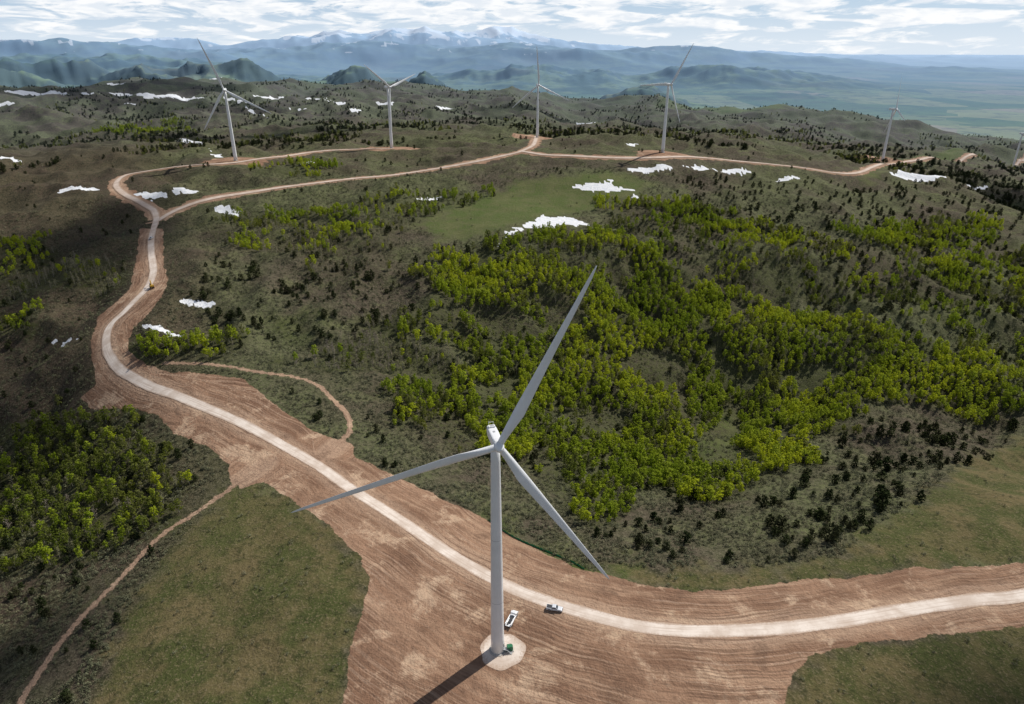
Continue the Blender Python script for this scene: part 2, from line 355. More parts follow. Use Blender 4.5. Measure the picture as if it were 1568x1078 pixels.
md=t.mix(t.ss(n20,.35,.65),(.075,.110,.026),(.112,.120,.046))
c=t.mix(t.math('MULTIPLY',sb[1],t.ss(n3,.3,.6,.35,.8)),c,md)
k1=t.noise(pos,.0011,7,.62); k2=t.noise(pos,.00035,5,.6); k3=t.noise(pos,.006,5,.65)
geo=t.add('ShaderNodeNewGeometry'); nrm=t.sep(geo.outputs['Normal'])[2]
fc=t.mix(t.ss(k1,.42,.58),(.055,.088,.036),(.16,.215,.08))
fc=t.mix(t.math('MULTIPLY',t.ss(k2,.52,.64),.7),fc,(.15,.14,.09))
px_,py_,pz_=t.sep(pos)
vor=t.add('ShaderNodeTexVoronoi',{'Vector':t.comb(px_,t.math('MULTIPLY',py_,.6)),'Scale':1/900.},distance='CHEBYCHEV')
vr=t.sep(vor.outputs['Color'])[0]
fields=t.mix(t.ss(vr,.2,.8),(.07,.13,.045),(.24,.26,.12))
fields=t.mix(t.ss(vr,.85,.9),fields,(.30,.25,.17))
plain=t.math('MULTIPLY',t.ss(nrm,.9975,.9995),t.ss(pz_,-330.,-400.))
fc=t.mix(t.math('MULTIPLY',plain,.75),fc,fields)
fc=t.mix(t.math('MULTIPLY',t.ss(k3,.5,.62),.5),fc,(.035,.048,.032))
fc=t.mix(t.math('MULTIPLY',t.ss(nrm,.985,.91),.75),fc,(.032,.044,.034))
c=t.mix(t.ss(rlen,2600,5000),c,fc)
sc=soilcol(t,rs,rl,pos)
c=t.mix(t.ss(t.math('ADD',sa[0],t.math('MULTIPLY',t.math('SUBTRACT',n1,.5),.8)),.36,.64),c,sc)
sn=t.mix(t.ss(n3,.3,.7),(.62,.65,.70),(.78,.78,.78))
sf=t.ss(t.math('ADD',sa[2],t.math('MULTIPLY',t.math('SUBTRACT',n3,.5),.9)),.42,.60)
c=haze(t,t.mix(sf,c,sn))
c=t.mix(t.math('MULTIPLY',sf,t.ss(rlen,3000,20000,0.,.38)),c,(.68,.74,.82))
bmp=t.add('ShaderNodeBump',{'Height':t.math('ADD',t.math('MULTIPLY',n1,.7),t.math('MULTIPLY',n3,2.0)),'Strength':.8,'Distance':.8})
b=t.add('ShaderNodeBsdfPrincipled',{'Base Color':c,'Roughness':.95,'Specular IOR Level':.05,'Normal':bmp.outputs[0]})
t.l.new(b.outputs[0],out.inputs[0]); me.materials.append(m)
print('terrain',time.time()-T0)
# ------------------------------------------------------------------ roads
m_road,t,out=newmat("dirt_road_gravel")
pos=t.pos(); rs=t.attr('rs').outputs['Fac']; rl=t.attr('rl').outputs['Fac']
st=t.noise(t.comb(t.math('MULTIPLY',rs,1.6),t.math('MULTIPLY',rl,.03)),1.,3,.6); n2=t.noise(pos,.12,5,.6); n1=t.noise(pos,1.5,4,.7)
c=t.mix(t.ss(n2,.35,.65),(.52,.43,.36),(.68,.60,.53))
c=t.mix(t.math('MULTIPLY',t.ss(st,.5,.66),.55),c,(.40,.30,.235))
c=t.mix(t.math('MULTIPLY',t.ss(n1,.55,.7),.3),c,(.34,.25,.19))
far_r=t.add('ShaderNodeVectorMath',{0:pos},operation='LENGTH').outputs['Value']
c=t.mix(t.ss(far_r,500,800,0.,.35),c,(.37,.26,.20))
edge=t.math('ADD',t.math('ABSOLUTE',rs),t.math('MULTIPLY',t.math('SUBTRACT',n1,.5),2.2))
c=t.mix(t.ss(edge,1.9,3.0,0.,.8),c,(.36,.25,.18))
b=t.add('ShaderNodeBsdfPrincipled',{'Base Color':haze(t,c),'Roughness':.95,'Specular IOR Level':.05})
t.l.new(b.outputs[0],out.inputs[0])
def mkmesh(name,v,f,mat=None,smooth=False,parent=None,loc=None):
    mm=bpy.data.meshes.new(name); mm.from_pydata([tuple(map(float,q)) for q in v],[],[tuple(map(int,q)) for q in f]); mm.update()
    if smooth: mm.polygons.foreach_set('use_smooth',[True]*len(mm.polygons))
    if mat is not None: mm.materials.append(mat)
    o=bpy.data.objects.new(name,mm); scene.collection.objects.link(o)
    if parent: o.parent=parent
    if loc is not None: o.location=loc
    return o
for k in ('main','ridge_a','ridge_b','ridge_c'):
    p,hw=roads[k]; tg=np.gradient(p,axis=0); tg/=np.linalg.norm(tg,axis=1)[:,None]; nm=np.stack([tg[:,1],-tg[:,0]],1)
    al=np.r_[0,np.cumsum(np.linalg.norm(np.diff(p,axis=0),axis=1))]
    NX=9; cs=np.linspace(-1,1,NX)
    wl=hw*(1+.16*pn(al/14,al*0,5)+.12*pn(al/3.5,al*0+3,6)); wr=hw*(1+.16*pn(al/14,al*0+9,7)+.12*pn(al/3.5,al*0+5,8))
    off=np.where(cs[None]<0,cs[None]*wl[:,None],cs[None]*wr[:,None])
    V=p[:,None]+nm[:,None]*off[...,None]; vx=V[...,0].ravel();vy=V[...,1].ravel()
    zz=Hs(vx,vy)+.04+.0006*np.maximum(np.hypot(vx,vy)-200,0)
    N=len(p); ii=np.arange(N-1)[:,None]*NX+np.arange(NX-1)[None]
    f=np.stack([ii,ii+1,ii+1+NX,ii+NX],-1).reshape(-1,4)
    o=mkmesh("dirt_road",np.stack([vx,vy,zz],1),f,m_road,True)
    for nm_,a in (('rs',off.ravel()),('rl',np.repeat(al,NX))):
        at=o.data.attributes.new(nm_,'FLOAT','POINT'); at.data.foreach_set('value',a.astype(np.float32))
TX,TY=-4.85,170.3
ang=np.linspace(0,2*math.pi,64,endpoint=False); pv=[(TX+1.6,TY-.5)];pf=[]
for q,rad in enumerate((2.5,4.5,6.2,7.6)):
    for a in ang:
        w=rad*(1+(.05*math.sin(3*a+1)+.03*math.sin(7*a))*(q==3)); pv.append((TX+1.6+w*math.cos(a),TY-.5+w*math.sin(a)))
pv=np.array(pv); pz=Hs(pv[:,0],pv[:,1])+.06
for a in range(64):
    b_=(a+1)%64; pf.append((0,1+a,1+b_))
    for q in range(3): pf.append((1+q*64+a,1+(q+1)*64+a,1+(q+1)*64+b_,1+q*64+b_))
pad=mkmesh("gravel_pad",np.c_[pv,pz],pf,m_road)
for nm_ in('rs','rl'):
    at=pad.data.attributes.new(nm_,'FLOAT','POINT'); at.data.foreach_set('value',((np.hypot(pv[:,0]-TX-1.6,pv[:,1]-TY+.5)*.36) if nm_=='rs' else pv[:,1]).astype(np.float32))
# ------------------------------------------------------------------ turbines
m_white=simple("turbine_paint",(.70,.71,.72),.38,0,.04,.3)
m_dark=simple("dark_trim",(.03,.03,.035),.5)
m_grey=simple("grey_metal",(.35,.36,.37),.45,.3)
m_conc=simple("concrete",(.42,.40,.37),.9)
def loft(rings,cap=True):
    v=[];f=[];n_=len(rings[0])
    for rg in rings: v+=[tuple(q) for q in rg]
    for i in range(len(rings)-1):
        for j in range(n_): f.append((i*n_+j,i*n_+(j+1)%n_,(i+1)*n_+(j+1)%n_,(i+1)*n_+j))
    if cap: f.append(tuple(range(n_))[::-1]); f.append(tuple((len(rings)-1)*n_+j for j in range(n_)))
    return v,f
def basis(nv):
    nv=Vector(nv).normalized(); a=Vector((0,0,1)); s=nv.cross(a).normalized(); return nv,s,s.cross(nv).normalized()
def boxv(c,h,bx):
    o=[]
    for sx in(-1,1):
        for sy in(-1,1):
            for sz in(-1,1): o.append(Vector(c)+bx[0]*(h[0]*sx)+bx[1]*(h[1]*sy)+bx[2]*(h[2]*sz))
    f=[(0,1,3,2),(4,6,7,5),(0,4,5,1),(2,3,7,6),(0,2,6,4),(1,5,7,3)]
    return o,f
def joinparts(parts):
    V=[];Fa=[]
    for v,f in parts:
        b_=len(V); V+=[tuple(q) for q in v]; Fa+=[tuple(i+b_ for i in q) for q in f]
    return V,Fa
def bevel(o,w,seg=2):
    md_=o.modifiers.new('bevel','BEVEL'); md_.width=w; md_.segments=seg; md_.limit_method='ANGLE'
def turbine(base,H,nv,tips,detail):
    root=bpy.data.objects.new("wind_turbine",None); scene.collection.objects.link(root); root.location=base
    nv,sv,uv=basis(nv); ns=48 if detail else 20
    rings=[]
    for t_ in np.linspace(.003,1,15):
        r_=2.25-.9*t_**1.1; rings.append([(r_*math.cos(a),r_*math.sin(a),H*t_) for a in np.linspace(0,2*math.pi,ns,endpoint=False)])
    v,f=loft(rings); tw=mkmesh("tower",v,f,m_white,True,root)
    parts=[]
    for zz in (H*.27,H*.58,H*.985):
        r_=2.25-.9*(zz/H)**1.1+.02
        parts.append(loft([[(r_*math.cos(a),r_*math.sin(a),zz+q) for a in np.linspace(0,2*math.pi,ns,endpoint=False)] for q in(-.05,.05)]))
    v,f=joinparts(parts); mkmesh("flanges",v,f,m_grey,False,root)
    v,f=loft([[(2.9*math.cos(a),2.9*math.sin(a),z) for a in np.linspace(0,2*math.pi,ns,endpoint=False)] for z in(-1,.24)]); mkmesh("foundation",v,f,m_conc,False,root)
    hubc=Vector((0,0,H+1.7))+nv*4.6
    rings=[]
    for d,w,h in ((3.0,1.15,1.2),(2.2,1.4,1.45),(-1,1.5,1.6),(-4.6,1.45,1.55),(-6.2,1.2,1.3)):
        c0=Vector((0,0,H+1.65))+nv*d
        rg=[]
        for a in np.linspace(0,2*math.pi,24,endpoint=False):
            ca,sa_=math.cos(a),math.sin(a); e=.4
            rg.append(c0+sv*(w*math.copysign(abs(ca)**e,ca))+uv*(h*math.copysign(abs(sa_)**e,sa_)))
        rings.append(rg)
    v,f=loft(rings); nc=mkmesh("nacelle",v,f,m_white,False,root)
    parts=[boxv(Vector((0,0,H+3.4))+nv*-4.6,(.6,.95,.22),(nv,sv,uv)),boxv(Vector((0,0,H+3.7))+nv*-5.6+sv*.7,(.05,.05,.8),(nv,sv,uv)),boxv(Vector((0,0,H+3.7))+nv*-5.6-sv*.7,(.05,.05,.8),(nv,sv,uv)),boxv(Vector((0,0,H+4.3))+nv*-5.6,(.05,.7,.05),(nv,sv,uv))]
    v,f=joinparts(parts); mkmesh("cooler_and_mast",v,f,m_white,False,root)
    v,f=joinparts([boxv(Vector((0,0,H+3.26))+nv*-1.5,(.45,.35,.03),(nv,sv,uv)),boxv(Vector((0,0,H+3.66))+nv*-4.6,(.25,.6,.03),(nv,sv,uv))]); mkmesh("roof_hatch",v,f,m_grey,False,root)
    rings=[]
    for d,rr_ in ((-1.9,1.1),(-1.2,1.45),(0,1.6),(1.0,1.4),(1.8,1.0),(2.3,.5),(2.45,.05)):
        rings.append([hubc+nv*d+sv*(rr_*math.cos(a))+uv*(rr_*math.sin(a)) for a in np.linspace(0,2*math.pi,24,endpoint=False)])
    v,f=loft(rings); mkmesh("hub",v,f,m_white,True,root)
    for bi,tp in enumerate(tips):
        tp=Vector(tp); Lb=tp.length; d=tp.normalized(); ch=d.cross(nv).normalized(); nn=ch.cross(d).normalized()
        if nn.dot(nv)<0: nn=-nn
        rings=[]
        for t_ in (0,.03,.06,.10,.15,.20,.26,.34,.44,.55,.66,.77,.87,.94,.98,1.0):
            c_=np.interp(t_,[0,.05,.2,.5,.8,.96,1],[2.0,2.0,3.3,2.3,1.45,.85,.2])
            tk=np.interp(t_,[0,.05,.2,.4,1],[1,1,.38,.24,.15]); tw_=math.radians(np.interp(t_,[0,.1,.3,1],[28,22,10,0])+6)
            circ=np.interp(t_,[0,.05,.18],[1,1,0])
            cdv=ch*math.cos(tw_)+nn*math.sin(tw_); tdv=nn*math.cos(tw_)-ch*math.sin(tw_)
            rg=[]
            for a in np.linspace(0,2*math.pi,20,endpoint=False):
                xx=math.cos(a); yy=math.sin(a)
                af=xx*.5+.18*(1-circ); th_=yy*.5*tk*(circ+(1-circ)*(1.0-.44*(xx+.2)))
                rg.append(hubc+d*(t_*Lb)+nn*(1.6*math.sin(t_*1.6)*t_)+cdv*(af*c_)+tdv*(th_*c_))
            rings.append(rg)
        v,f=loft(rings); mkmesh(f"blade_{bi+1}",v,f,m_white,True,root)
    if detail:
        a0=math.radians(-20); dr=Vector((math.cos(a0),math.sin(a0),0)); ds=Vector((-dr.y,dr.x,0)); up=Vector((0,0,1))
        v,f=joinparts([boxv(dr*2.25+up*2.6,(.06,.45,1.1),(dr,ds,up))]); mkmesh("door",v,f,m_grey,False,root)
        pr=[boxv(dr*2.9+up*1.45,(.65,.6,.05),(dr,ds,up))]
        for s_ in range(6): pr.append(boxv(dr*(3.7+.28*s_)+up*(1.3-.22*s_),(.14,.5,.03),(dr,ds,up)))
        for sg in(-.58,.58):
            pr.append(boxv(dr*2.9+ds*sg+up*2.4,(.65,.025,.025),(dr,ds,up))); pr.append(boxv(dr*3.5+ds*sg+up*1.9,(.03,.03,.5),(dr,ds,up)))
        v,f=joinparts(pr); mkmesh("stairs",v,f,m_grey,False,root)
    return root
z0=float(Hs(np.array([TX]),np.array([TY]))[0])
turbine((TX,TY,z0),80.8-z0,(.25,-1,.03),[(25.2,6,51.7),(-56.8,-12,-12.7),(34.4,5,-51.3)],True)
def tt(i,nv,tips):
    b=TB[i]; z=float(Hs(np.array([b[0]]),np.array([b[1]]))[0]); print('T',i,z,b[2]); turbine((b[0],b[1],z),80,nv,tips,False)
tt(0,(.2,-1,.03),[(-19.5,-4,56),(50,8,-27),(-29,-4,-34*1.3)])
tt(1,(.75,-.66,.03),[(-27,-40,30),(30,40,16),(-2,0,-58)])
tt(2,(.3,-1,.03),[(-5,0,58),(50,12,-24),(-44,-12,-34)])
tt(3,(.55,-.8,.03),[(27,22,47),(-46,-34,0),(18,16,-47)])
tt(4,(.96,-.3,.03),[(6,20,24*2.2),(6,38,-40),(-14,-56,-14)])
tt(5,(.9,-.4,.03),[(-6,-12,58),(20,46,-20),(-18,-42,-34)])
print('turbines',time.time()-T0)
# ------------------------------------------------------------------ vehicles etc
m_carw=simple("car_paint_white",(.72,.73,.74),.25,0,.03); m_glass=simple("car_glass",(.02,.025,.03),.08,0,.05,3,.8); m_tire=simple("tyre_rubber",(.02,.02,.02),.9); m_cary=simple("machine_yellow",(.55,.33,.03),.4); m_green=simple("green_paint",(.02,.14,.06),.4); m_red=simple("lamp_red",(.4,.02,.02),.3); m_silver=simple("car_paint_silver",(.62,.64,.67),.3,.1,.03)
def gp(px,py):
    q=unproj([(px,py)])[0]; return q[0],q[1],float(height(np.array([q[0]]),np.array([q[1]]))[0])
def extr(profile,w,yc=0.):
    n_=len(profile); v=[(a,yc-w/2,b_) for a,b_ in profile]+[(a,yc+w/2,b_) for a,b_ in profile]
    f=[tuple(range(n_)),tuple(range(2*n_-1,n_-1,-1))]+[(i,i+n_,(i+1)%n_+n_,(i+1)%n_) for i in range(n_)]
    return v,f
BX=(Vector((1,0,0)),Vector((0,1,0)),Vector((0,0,1)))
def wheels(xs,w,rad,root,tw_=.28):
    pr=[]
    for xx in xs:
        for s_ in(-1,1):
            pr.append(loft([[(xx+rad*math.cos(a),s_*w/2+o_,rad+rad*math.sin(a)) for a in np.linspace(0,2*math.pi,20,endpoint=False)] for o_ in(-tw_/2,tw_/2)]))
    v,f=joinparts(pr); mkmesh("wheels",v,f,m_tire,False,root)
    pr=[]
    for xx in xs:
        for s_ in(-1,1):
            pr.append(loft([[(xx+rad*.55*math.cos(a),s_*(w/2+tw_/2)+o_,rad+rad*.55*math.sin(a)) for a in np.linspace(0,2*math.pi,12,endpoint=False)] for o_ in(-.02,.02)]))
    v,f=joinparts(pr); mkmesh("rims",v,f,m_grey,False,root)
def pickup(x,y,z,hd,paint):
    root=bpy.data.objects.new("pickup_truck",None); scene.collection.objects.link(root); root.location=(x,y,z+.02); root.rotation_euler=(0,0,hd)
    v,f=joinparts([extr([(-2.9,.45),(-2.9,1.15),(-.95,1.2),(1.15,1.2),(2.65,1.08),(2.9,.85),(2.9,.45)],1.95)]); o=mkmesh("body",v,f,paint,False,root); bevel(o,.07)
    v,f=extr([(-1.0,1.18),(-.8,1.86),(.45,1.88),(1.2,1.18)],1.7); o=mkmesh("cab",v,f,paint,False,root); bevel(o,.08)
    v,f=joinparts([extr([(-.85,1.25),(-.7,1.75),(.38,1.77),(.95,1.25)],1.74)]); mkmesh("side_windows",v,f,m_glass,False,root)
    v=[(1.23,-.72,1.22),(1.23,.72,1.22),(.56,.66,1.82),(.56,-.66,1.82),(-1.03,-.7,1.25),(-1.03,.7,1.25),(-.86,.62,1.8),(-.86,-.62,1.8)]
    mkmesh("windscreens",v,[(0,1,2,3),(5,4,7,6)],m_glass,False,root)
    v,f=joinparts([boxv((-1.95,0,1.19),(.85,.8,.02),BX)]); mkmesh("bed",v,f,m_dark,False,root)
    v,f=joinparts([boxv((-1.95,s_*.92,1.26),(.93,.05,.07),BX) for s_ in(-1,1)]+[boxv((-2.86,0,1.24),(.04,.9,.06),BX)]); mkmesh("bed_rails",v,f,paint,False,root)
    v,f=joinparts([boxv((2.93,0,.55),(.07,.95,.12),BX),boxv((-2.95,0,.5),(.07,.9,.1),BX),boxv((2.92,0,.85),(.03,.5,.12),BX)]+[boxv((.9,s_*1.08,1.32),(.08,.1,.1),BX) for s_ in(-1,1)]); mkmesh("bumpers_and_mirrors",v,f,m_dark,False,root)
    v,f=joinparts([boxv((-2.92,s_*.85,.95),(.03,.08,.15),BX) for s_ in(-1,1)]); mkmesh("tail_lamps",v,f,m_red,False,root)
    wheels((-1.8,1.85),1.7,.42,root)
def boxtruck(x,y,z,hd):
    root=bpy.data.objects.new("service_truck",None); scene.collection.objects.link(root); root.location=(x,y,z+.02); root.rotation_euler=(0,0,hd)
    v,f=extr([(1.2,.5),(1.2,2.3),(2.2,2.35),(2.75,1.5),(3.5,1.35),(3.6,.5)],2.1); o=mkmesh("cab",v,f,m_carw,False,root); bevel(o,.1)
    v,f=joinparts([extr([(1.45,1.5),(1.45,2.15),(2.1,2.18),(2.5,1.5)],2.14)]); mkmesh("side_windows",v,f,m_glass,False,root)
    mkmesh("windscreen",[(2.78,-.9,1.55),(2.78,.9,1.55),(2.27,.85,2.28),(2.27,-.85,2.28)],[(0,1,2,3)],m_glass,False,root)
    v,f=joinparts([boxv((-1.5,0,.95),(2.5,1.1,.1),BX),boxv((-1.5,1.0,1.4),(2.3,.15,.38),BX),boxv((-1.5,-1.0,1.4),(2.3,.15,.38),BX),boxv((.7,0,1.5),(.2,.8,.5),BX)]); o=mkmesh("utility_body",v,f,m_carw,False,root); bevel(o,.03)
    v,f=joinparts([boxv((-1.2,0,1.3),(1.4,.5,.22),BX),boxv((-3,.3,1.25),(.4,.3,.2),BX)]); mkmesh("cargo",v,f,m_dark,False,root)
    v,f=joinparts([boxv((-.2,0,.62),(3.6,.4,.14),BX)]); mkmesh("chassis",v,f,m_dark,False,root)
    wheels((-2.2,2.5),1.85,.48,root,.35)
x_,y_,z_=gp(849,934); pickup(x_,y_,z_+.08,math.radians(-12),m_silver)
x_,y_,z_=gp(784,950); boxtruck(x_,y_,z_+.05,math.radians(68))
x_,y_,z_=gp(232,366); pickup(x_,y_,z_+.4,math.radians(95),m_carw)
# pad mounted transformer
x_,y_,z_=gp(779,995); root=bpy.data.objects.new("pad_transformer",None); scene.collection.objects.link(root); root.location=(x_+.3,y_,z_+.1); root.rotation_euler=(0,0,.2)
v,f=boxv((0,0,.1),(1.3,1.2,.12),BX); mkmesh("plinth",v,f,m_conc,False,root)
v,f=joinparts([boxv((0,-.3,1.1),(1.0,.6,.9),BX),boxv((0,.55,1.0),(.8,.28,.75),BX)]); o=mkmesh("cabinet",v,f,m_green,False,root); bevel(o,.05)
v,f=joinparts([boxv((-.75+.21*k_,.9,1.0),(.03,.1,.6),BX) for k_ in range(8)]); mkmesh("cooling_fins",v,f,m_green,False,root)
v,f=joinparts([boxv((0,-.91,1.05),(.015,.01,.8),BX),boxv((.15,-.92,1.1),(.03,.03,.12),BX)]); mkmesh("door_seam_and_handle",v,f,m_dark,False,root)
# excavator
x_,y_,z_=gp(233,441); root=bpy.data.objects.new("excavator",None); scene.collection.objects.link(root); root.location=(x_,y_,z_+.3); root.rotation_euler=(0,0,2.2)
v,f=joinparts([extr([(-2,.2),(-2.2,.6),(-1.9,.95),(1.9,.95),(2.2,.6),(2,.2)],.6,s_*1.1) for s_ in(-1,1)]); mkmesh("tracks",v,f,m_tire,False,root)
v,f=joinparts([boxv((-.5,0,1.5),(1.7,1.3,.4),BX),boxv((-1.5,0,2.1),(.7,1.25,.3),BX)]); o=mkmesh("house",v,f,m_cary,False,root); bevel(o,.08)
v,f=boxv((.5,.75,2.4),(.75,.5,.7),BX); o=mkmesh("cab",v,f,m_glass,False,root); bevel(o,.06)
v,f=joinparts([extr([(1,1.5),(3.4,4.4),(5.2,4.6),(5.2,4.2),(3.6,3.9),(1.4,1.4)],.4,-.3),extr([(5.3,4.7),(4.9,4.4),(6,1.5),(6.3,1.5)],.35,-.3),extr([(6.3,1.6),(5.6,1.2),(5.5,.4),(6.5,.5)],1.0,-.3)]); mkmesh("boom_and_bucket",v,f,m_cary,False,root)
# silt fence
sp_=smooth(unproj([(748,797),(785,822),(830,842),(870,858),(895,872)]),1.2); hz_=height(sp_[:,0],sp_[:,1]); N=len(sp_)
rip=.1*np.sin(np.arange(N)*2.1)
v=[(a[0],a[1],z+.0) for a,z in zip(sp_,hz_)]+[(a[0],a[1]+q,z+.75+q) for a,z,q in zip(sp_,hz_,rip)]
root=bpy.data.objects.new("silt_fence",None); scene.collection.objects.link(root)
mkmesh("fabric",v,[(i,i+1,i+1+N,i+N) for i in range(N-1)],simple("fence_fabric_green",(.02,.22,.08),.8),False,root)
v,f=joinparts([boxv((sp_[i][0],sp_[i][1]-.06,hz_[i]+.4),(.04,.04,.55),BX) for i in range(0,N,2)]); mkmesh("posts",v,f,simple("wood_post",(.25,.18,.1)),False,root)
print('vehicles',time.time()-T0)
# ------------------------------------------------------------------ vegetation
def leafmat(name,c1,c2,c3,trans=.4,hs=.012):
    m,t,out=newmat(name); pos=t.pos(); rnd=t.add('ShaderNodeObjectInfo').outputs['Random']
    n=t.noise(pos,hs,3); c=t.mix(t.ss(n,.40,.60),c1,c2); c=t.mix(t.ss(rnd,.3,1.),c,c3)
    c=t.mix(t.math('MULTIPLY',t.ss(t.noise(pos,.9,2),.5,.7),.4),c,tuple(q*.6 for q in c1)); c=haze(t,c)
    a=t.add('ShaderNodeBsdfDiffuse',{'Color':c})
    if trans<=0: t.l.new(a.outputs[0],out.inputs[0]); return m
    b=t.add('ShaderNodeBsdfTranslucent',{'Color':c}); s=t.add('ShaderNodeMixShader',{0:trans,1:a.outputs[0],2:b.outputs[0]})
    t.l.new(s.outputs[0],out.inputs[0]); return m
m_asp=leafmat("aspen_leaves",(.22,.29,.024),(.44,.48,.030),(.31,.37,.04),.45)
m_aspd=leafmat("dull_aspen_leaves",(.11,.14,.022),(.19,.205,.034),(.155,.165,.05),.4)
m_bare=leafmat("budding_twigs",(.22,.185,.15),(.25,.22,.14),(.21,.205,.10),0)
m_con=leafmat("juniper_needles",(.022,.030,.012),(.030,.038,.014),(.040,.042,.020),0)
m_sage=leafmat("sagebrush_leaves",(.12,.125,.075),(.15,.14,.085),(.17,.175,.105),0)
m_bark=simple("bark_pale",(.28,.26,.21),.9); m_barkd=simple("bark_brown",(.07,.05,.035),.9)
def tree(name,h,cr,cb,nclump,nleaf,ls,leaf,bark,shape='round',seed=0):
    rg=np.random.default_rng(seed); parts=[]
    def limb(a,b_,r0,r1,s=5):
        a=Vector(a);b_=Vector(b_); d=(b_-a).normalized(); s1=d.orthogonal().normalized(); s2=d.cross(s1)
        return loft([[a+s1*(r0*math.cos(q))+s2*(r0*math.sin(q)) for q in np.linspace(0,6.283,s,endpoint=False)],[b_+s1*(r1*math.cos(q))+s2*(r1*math.sin(q)) for q in np.linspace(0,6.283,s,endpoint=False)]],False)
    top=h*.93; parts.append(limb((0,0,-.6),(.1,.05,h*.5),h*.02,h*.014,6)); parts.append(limb((.1,.05,h*.5),(.0,.1,top),h*.014,h*.004,5))
    cl=[]
    for k in range(nclump):
        zt=(k+.5)/nclump; zz=cb*h+(h*.97-cb*h)*zt
        if shape=='cone': rad=cr*(1-zt)**.75+.15
        else: rad=cr*math.sqrt(max(.08,1-(2*zt-.9)**2/1.25))
        a=k*2.4+rg.uniform(-.5,.5); rr_=rad*rg.uniform(.35,.85)
        p=np.array([rr_*math.cos(a),rr_*math.sin(a),zz]); cl.append((p,rad*rg.uniform(.38,.6)+.25))
        if k%2==0: parts.append(limb((0.05,.05,max(.3,zz-h*.12)),tuple(p),h*.007,h*.002,4))
    V,Fa=joinparts(parts); nb=len(Fa)
    per=nleaf//nclump
    for p,cr_ in cl:
        for q in range(per):
            d=rg.normal(size=3); d/=np.linalg.norm(d); d*=cr_*rg.uniform(.5,1.05); d[2]*=.8
            c=p+d; nn=d/np.linalg.norm(d)+rg.normal(size=3)*.55+np.array([0,0,.6]); nn/=np.linalg.norm(nn)
            s1=np.cross(nn,rg.normal(size=3)); s1/=np.linalg.norm(s1); s2=np.cross(nn,s1); l=ls*rg.uniform(.6,1.3)
            b_=len(V); V+=[tuple(c-s1*l),tuple(c-s2*l*.6),tuple(c+s1*l),tuple(c+s2*l*.6)]; Fa.append((b_,b_+1,b_+2,b_+3))
    mm=bpy.data.meshes.new(name); mm.from_pydata(V,[],Fa); mm.materials.append(bark); mm.materials.append(leaf)
    mi=np.ones(len(Fa),np.int32); mi[:nb]=0; mm.polygons.foreach_set('material_index',mi); mm.update()
    return bpy.data.objects.new(name,mm)
def coll(name,objs):
    c=bpy.data.collections.new(name)
    for o in objs: c.objects.link(o)
    return c
C_asp=coll("aspen_kinds",[tree("aspen_tree",8,2.0,.28,9,220,.48,m_asp,m_bark,seed=s) for s in range(4)])
C_aspd=coll("dull_aspen_kinds",[tree("aspen_tree",7.5,1.9,.25,9,200,.44,m_aspd,m_bark,seed=s+10) for s in range(3)])
C_bare=coll("bare_kinds",[tree("budding_aspen_tree",7,1.6,.3,9,150,.22,m_bare,m_bark,seed=s+20) for s in range(3)])
C_con=coll("juniper_kinds",[tree("juniper_tree",5.2,2.3,.04,12,330,.42,m_con,m_barkd,'cone' if s==1 else 'round',seed=s+30) for s in range(4)])
C_sage=coll("sage_kinds",[tree("sagebrush",1.0,.75,.1,5,50,.18,m_sage,m_barkd,seed=s+40) for s in range(3)])
def scatter(name,xy,scl,col,nvar):
    if len(xy)==0: return
    zz=height(xy[:,0],xy[:,1]); mm=bpy.data.meshes.new(name); mm.vertices.add(len(xy)); mm.vertices.foreach_set('co',np.c_[xy,zz].astype(np.float32).ravel())
    for nm_,ty,a in (('scl','FLOAT',scl),('rz','FLOAT',rng.uniform(0,6.28,len(xy))),('sz','FLOAT',scl*rng.uniform(.8,1.25,len(xy)))):
        at=mm.attributes.new(nm_,ty,'POINT'); at.data.foreach_set('value',a.astype(np.float32))
    at=mm.attributes.new('vi','INT','POINT'); at.data.foreach_set('value',rng.integers(0,nvar,len(xy)).astype(np.int32))
    o=bpy.data.objects.new(name,mm); scene.collection.objects.link(o)
    ng=bpy.data.node_groups.new(name,'GeometryNodeTree'); ng.interface.new_socket('Geometry',in_out='INPUT',socket_type='NodeSocketGeometry'); ng.interface.new_socket('Geometry',in_out='OUTPUT',socket_type='NodeSocketGeometry')
    N_=ng.nodes; Lk=ng.links; gi=N_.new('NodeGroupInput'); go=N_.new('NodeGroupOutput'); ip=N_.new('GeometryNodeInstanceOnPoints'); ci=N_.new('GeometryNodeCollectionInfo')
    ci.inputs['Collection'].default_value=col; ci.inputs['Separate Children'].default_value=True; ci.inputs['Reset Children'].default_value=True
    def na(nm_,ty):
        q=N_.new('GeometryNodeInputNamedAttribute'); q.data_type=ty; q.inputs['Name'].default_value=nm_; return q.outputs['Attribute']
    Lk.new(gi.outputs[0],ip.inputs['Points']); Lk.new(ci.outputs[0],ip.inputs['Instance']); ip.inputs['Pick Instance'].default_value=True
    Lk.new(na('vi','INT'),ip.inputs['Instance Index'])
    cx=N_.new('ShaderNodeCombineXYZ'); Lk.new(na('rz','FLOAT'),cx.inputs[2]); Lk.new(cx.outputs[0],ip.inputs['Rotation'])
    cs_=N_.new('ShaderNodeCombineXYZ'); s_=na('scl','FLOAT'); Lk.new(s_,cs_.inputs[0]); Lk.new(s_,cs_.inputs[1]); Lk.new(na('sz','FLOAT'),cs_.inputs[2]); Lk.new(cs_.outputs[0],ip.inputs['Scale'])
    Lk.new(ip.outputs[0],go.inputs[0]); md_=o.modifiers.new('scatter','NODES'); md_.node_group=ng
    print(name,len(xy),time.time()-T0)
bag={k:[] for k in('asp','aspd','bare','con')}
